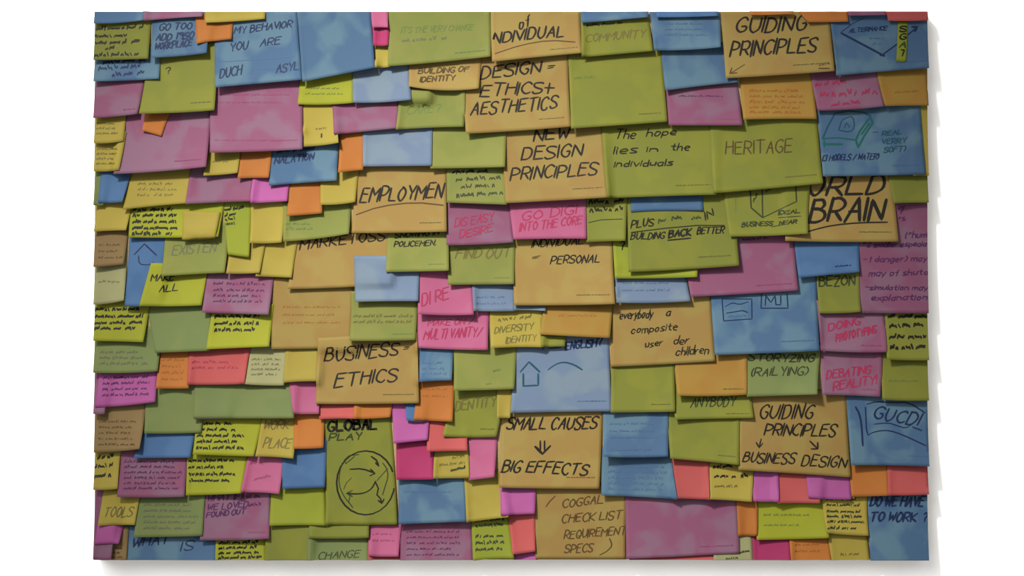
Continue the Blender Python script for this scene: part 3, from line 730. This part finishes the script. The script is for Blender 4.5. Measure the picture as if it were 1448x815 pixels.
N('blue', '384 190 480 186 477 256 381 263', 'blue note reading NALATION in navy ink', [W(392, 217, 446, 212, 7, 'navy', 2), T(388, 232, 443, 226, 9, 'NALATION', 'navy', 1.8)], lift=8)
N('orange', '339 200 385 200 381 252 337 253', 'orange square between a yellow note and the NALATION note')
N('yellow', '295 203 340 201 337 245 289 249', 'yellow square hanging below the large pink-mauve note', rows(300, 330, (230,), 3, 'khaki', .5))
N('orange', '480 174 516 172 514 241 479 245', 'orange square above EMPLOYMEN beside a pale blue note')
N('orchid', '360 235 412 240 407 285 355 288', 'pink note below the NALATION note', [])
N('mauve', '271 230 362 230 356 285 264 289', 'plain mauve note below the yellow and orange squares', printed=True)
N('yellow', '188 230 273 227 265 288 175 297', 'khaki note of faint scribble below the large violet-mauve note', rows(195, 258, (262, 270, 278), 5, 'khaki', .8))
N('deep blue', '144 226 190 226 175 286 140 287', 'plain deep blue square near the board edge')
N('fern', '133 232 152 232 147 290 133 290', 'teal green sliver on the board edge beside the deep blue square')
N('yellow', '133 186 179 186 171 242 133 243', 'lower of two lined yellow notes on the board edge', rows(137, 168, (212, 219, 226, 233), 3.5, 'khaki', .8), key=241)
N('yellow', '133 152 179 150 176 200 133 203', 'upper of two lined yellow notes on the board edge', rows(137, 172, (176, 183, 190), 3.5, 'khaki', .8))
N('mauve', '181 148 299 145 294 237 163 247', 'large violet-mauve note with a tilted orange flag on it', printed=True)
N('orange', '206 155 241 158 229 193 202 185', 'small tilted orange flag on the violet-mauve note', lift=6)
N('mauve', '296 106 427 102 429 212 299 217', 'large pink-mauve note below YOU ARE, blotched', rows(305, 420, (135, 146, 200), 3, 'wine', .5), printed=True)
N('mauve', '133 100 206 100 196 162 133 168', 'mauve note on the board edge below the blue notes', printed=True)
N('olive', '211 66 308 58 305 157 199 162', 'olive note with a small question mark near the top corner', [T(234, 105, 241, 103, 9, '?', 'black', 1.4)], printed=True)
N('blue', '133 66 228 64 226 112 133 116', 'blue note on the board edge below the black-inked green one', [W(146, 91, 205, 87, 7, 'navy', 2), W(140, 100, 200, 96, 7, 'navy', 1.5), W(160, 109, 208, 105, 7, 'navy', 1.6)])
N('blue', '215 14 297 10 294 76 216 83', 'blue note reading GO TOO ADD 1950', [T(225, 43, 270, 41, 9, 'GO TOO', 'navy', 1.8), T(221, 58, 273, 54, 9, 'ADD 1950', 'navy', 1.9), T(220, 71, 271, 65, 9, 'WORKPLACE', 'navy', 1.9)])
N('olive', '133 20 214 18 211 84 133 86', 'green note of five black lines at the top corner',
  [W(136, 43, 204, 40, 6, 'black', 1.7), W(134, 54, 180, 52, 6, 'black', 1.6), W(134, 64, 198, 61, 7, 'black', 1.8), W(150, 72, 165, 70, 6, 'black', 1.4), W(135, 81, 200, 79, 6, 'black', 1.7)])
N('blue', '133 4 206 4 204 29 133 34', 'blue strip at the top corner above the green lined note')
N('mauve', '203 4 290 4 287 24 204 30', 'mauve strip on the top edge above GO TOO')
N('orange', '276 20 330 14 328 56 279 63', 'orange square under the yellow strip near YOU ARE', lift=8)
N('yellow', '290 4 377 4 375 27 291 33', 'yellow strip on the top edge above the orange square', lift=6)
# left middle
N('yellow', '138 274 188 276 180 326 134 328', 'golden lined note on the board edge below the deep blue square')
N('brown', '133 308 183 308 176 374 133 378', 'brown note on the board edge below the golden one', rows(140, 174, (348, 357, 366), 4, 'umber', .6))
N('cream', '133 356 180 356 177 425 133 431', 'grey-cream note on the board edge below the brown one', rows(140, 172, (400,), 4, 'grey', .6))
N('deep blue', '183 318 236 318 228 433 178 433', 'tall blue note with a faint drawn house', [P([190, 360, 204, 345, 221, 361], 'navy', 1.6), P([196, 362, 197, 374, 210, 375, 217, 371], 'navy', 1.2, 1)])
N('neon', '214 372 295 374 286 432 199 433', 'neon note reading MAKE ALL', [T(214, 398, 246, 396, 9, 'MAKE', 'black', 1.6), T(226, 413, 251, 411, 9, 'ALL', 'black', 1.5)])
N('green', '234 318 325 314 319 386 230 391', 'green note reading EXISTEN in grey ink', [T(243, 361, 304, 356, 12, 'EXISTEN', 'grey', 1.5)])
N('neon', '184 278 318 280 310 335 183 336', 'wide neon note of black writing with a yellow square stuck on it', rows(188, 256, (299, 307, 316, 325, 333), 5.5, 'black', 1.8, -.01, .25), key=337)
N('yellow', '259 298 312 300 306 337 259 339', 'pale yellow square stuck on the wide neon note', key=334, lift=8)
N('lime', '313 276 356 274 353 364 323 360', 'narrow tall lime note beside the wide neon one', [W(316, 299, 345, 295, 5, 'black', 1.8), W(318, 307, 334, 304, 5, 'black', 1.5), W(318, 313, 336, 310, 5, 'black', 1.3), W(317, 319, 337, 317, 4, 'moss', 1.2)], lift=8)
N('yellow', '354 280 404 283 399 343 354 344', 'upper of three yellow squares beside the tall lime note')
N('yellow', '327 330 377 335 368 386 321 387', 'middle yellow square, tucked under the foot of the tall lime note')
N('yellow', '375 330 422 335 413 393 362 391', 'lowest yellow square, beside the tan MARKETOSS note', lift=8)
N('mauve', '294 372 389 376 381 445 287 442', 'mauve note of fine violet lines below the yellow squares', rows(302, 378, (403, 412, 420, 428), 5, 'violet', 1, .01, .2))
N('neon', '302 426 387 430 382 490 293 494', 'neon note of three black lines beside the plain tan note', rows(304, 368, (450, 460, 469), 5.5, 'black', 1.8, -.01, .05))
N('neon', '133 415 213 417 204 484 133 482', 'neon note of black writing on the board edge below the grey-cream note', rows(135, 208, (440, 450, 459, 467), 5.5, 'black', 1.8, -.01, .2))
N('fern', '206 420 302 420 298 496 221 499', 'plain green note between two neon notes of black writing')

NOTES.sort(key=lambda n: -n['key'])
for i, n in enumerate(NOTES):
    build(n, i)
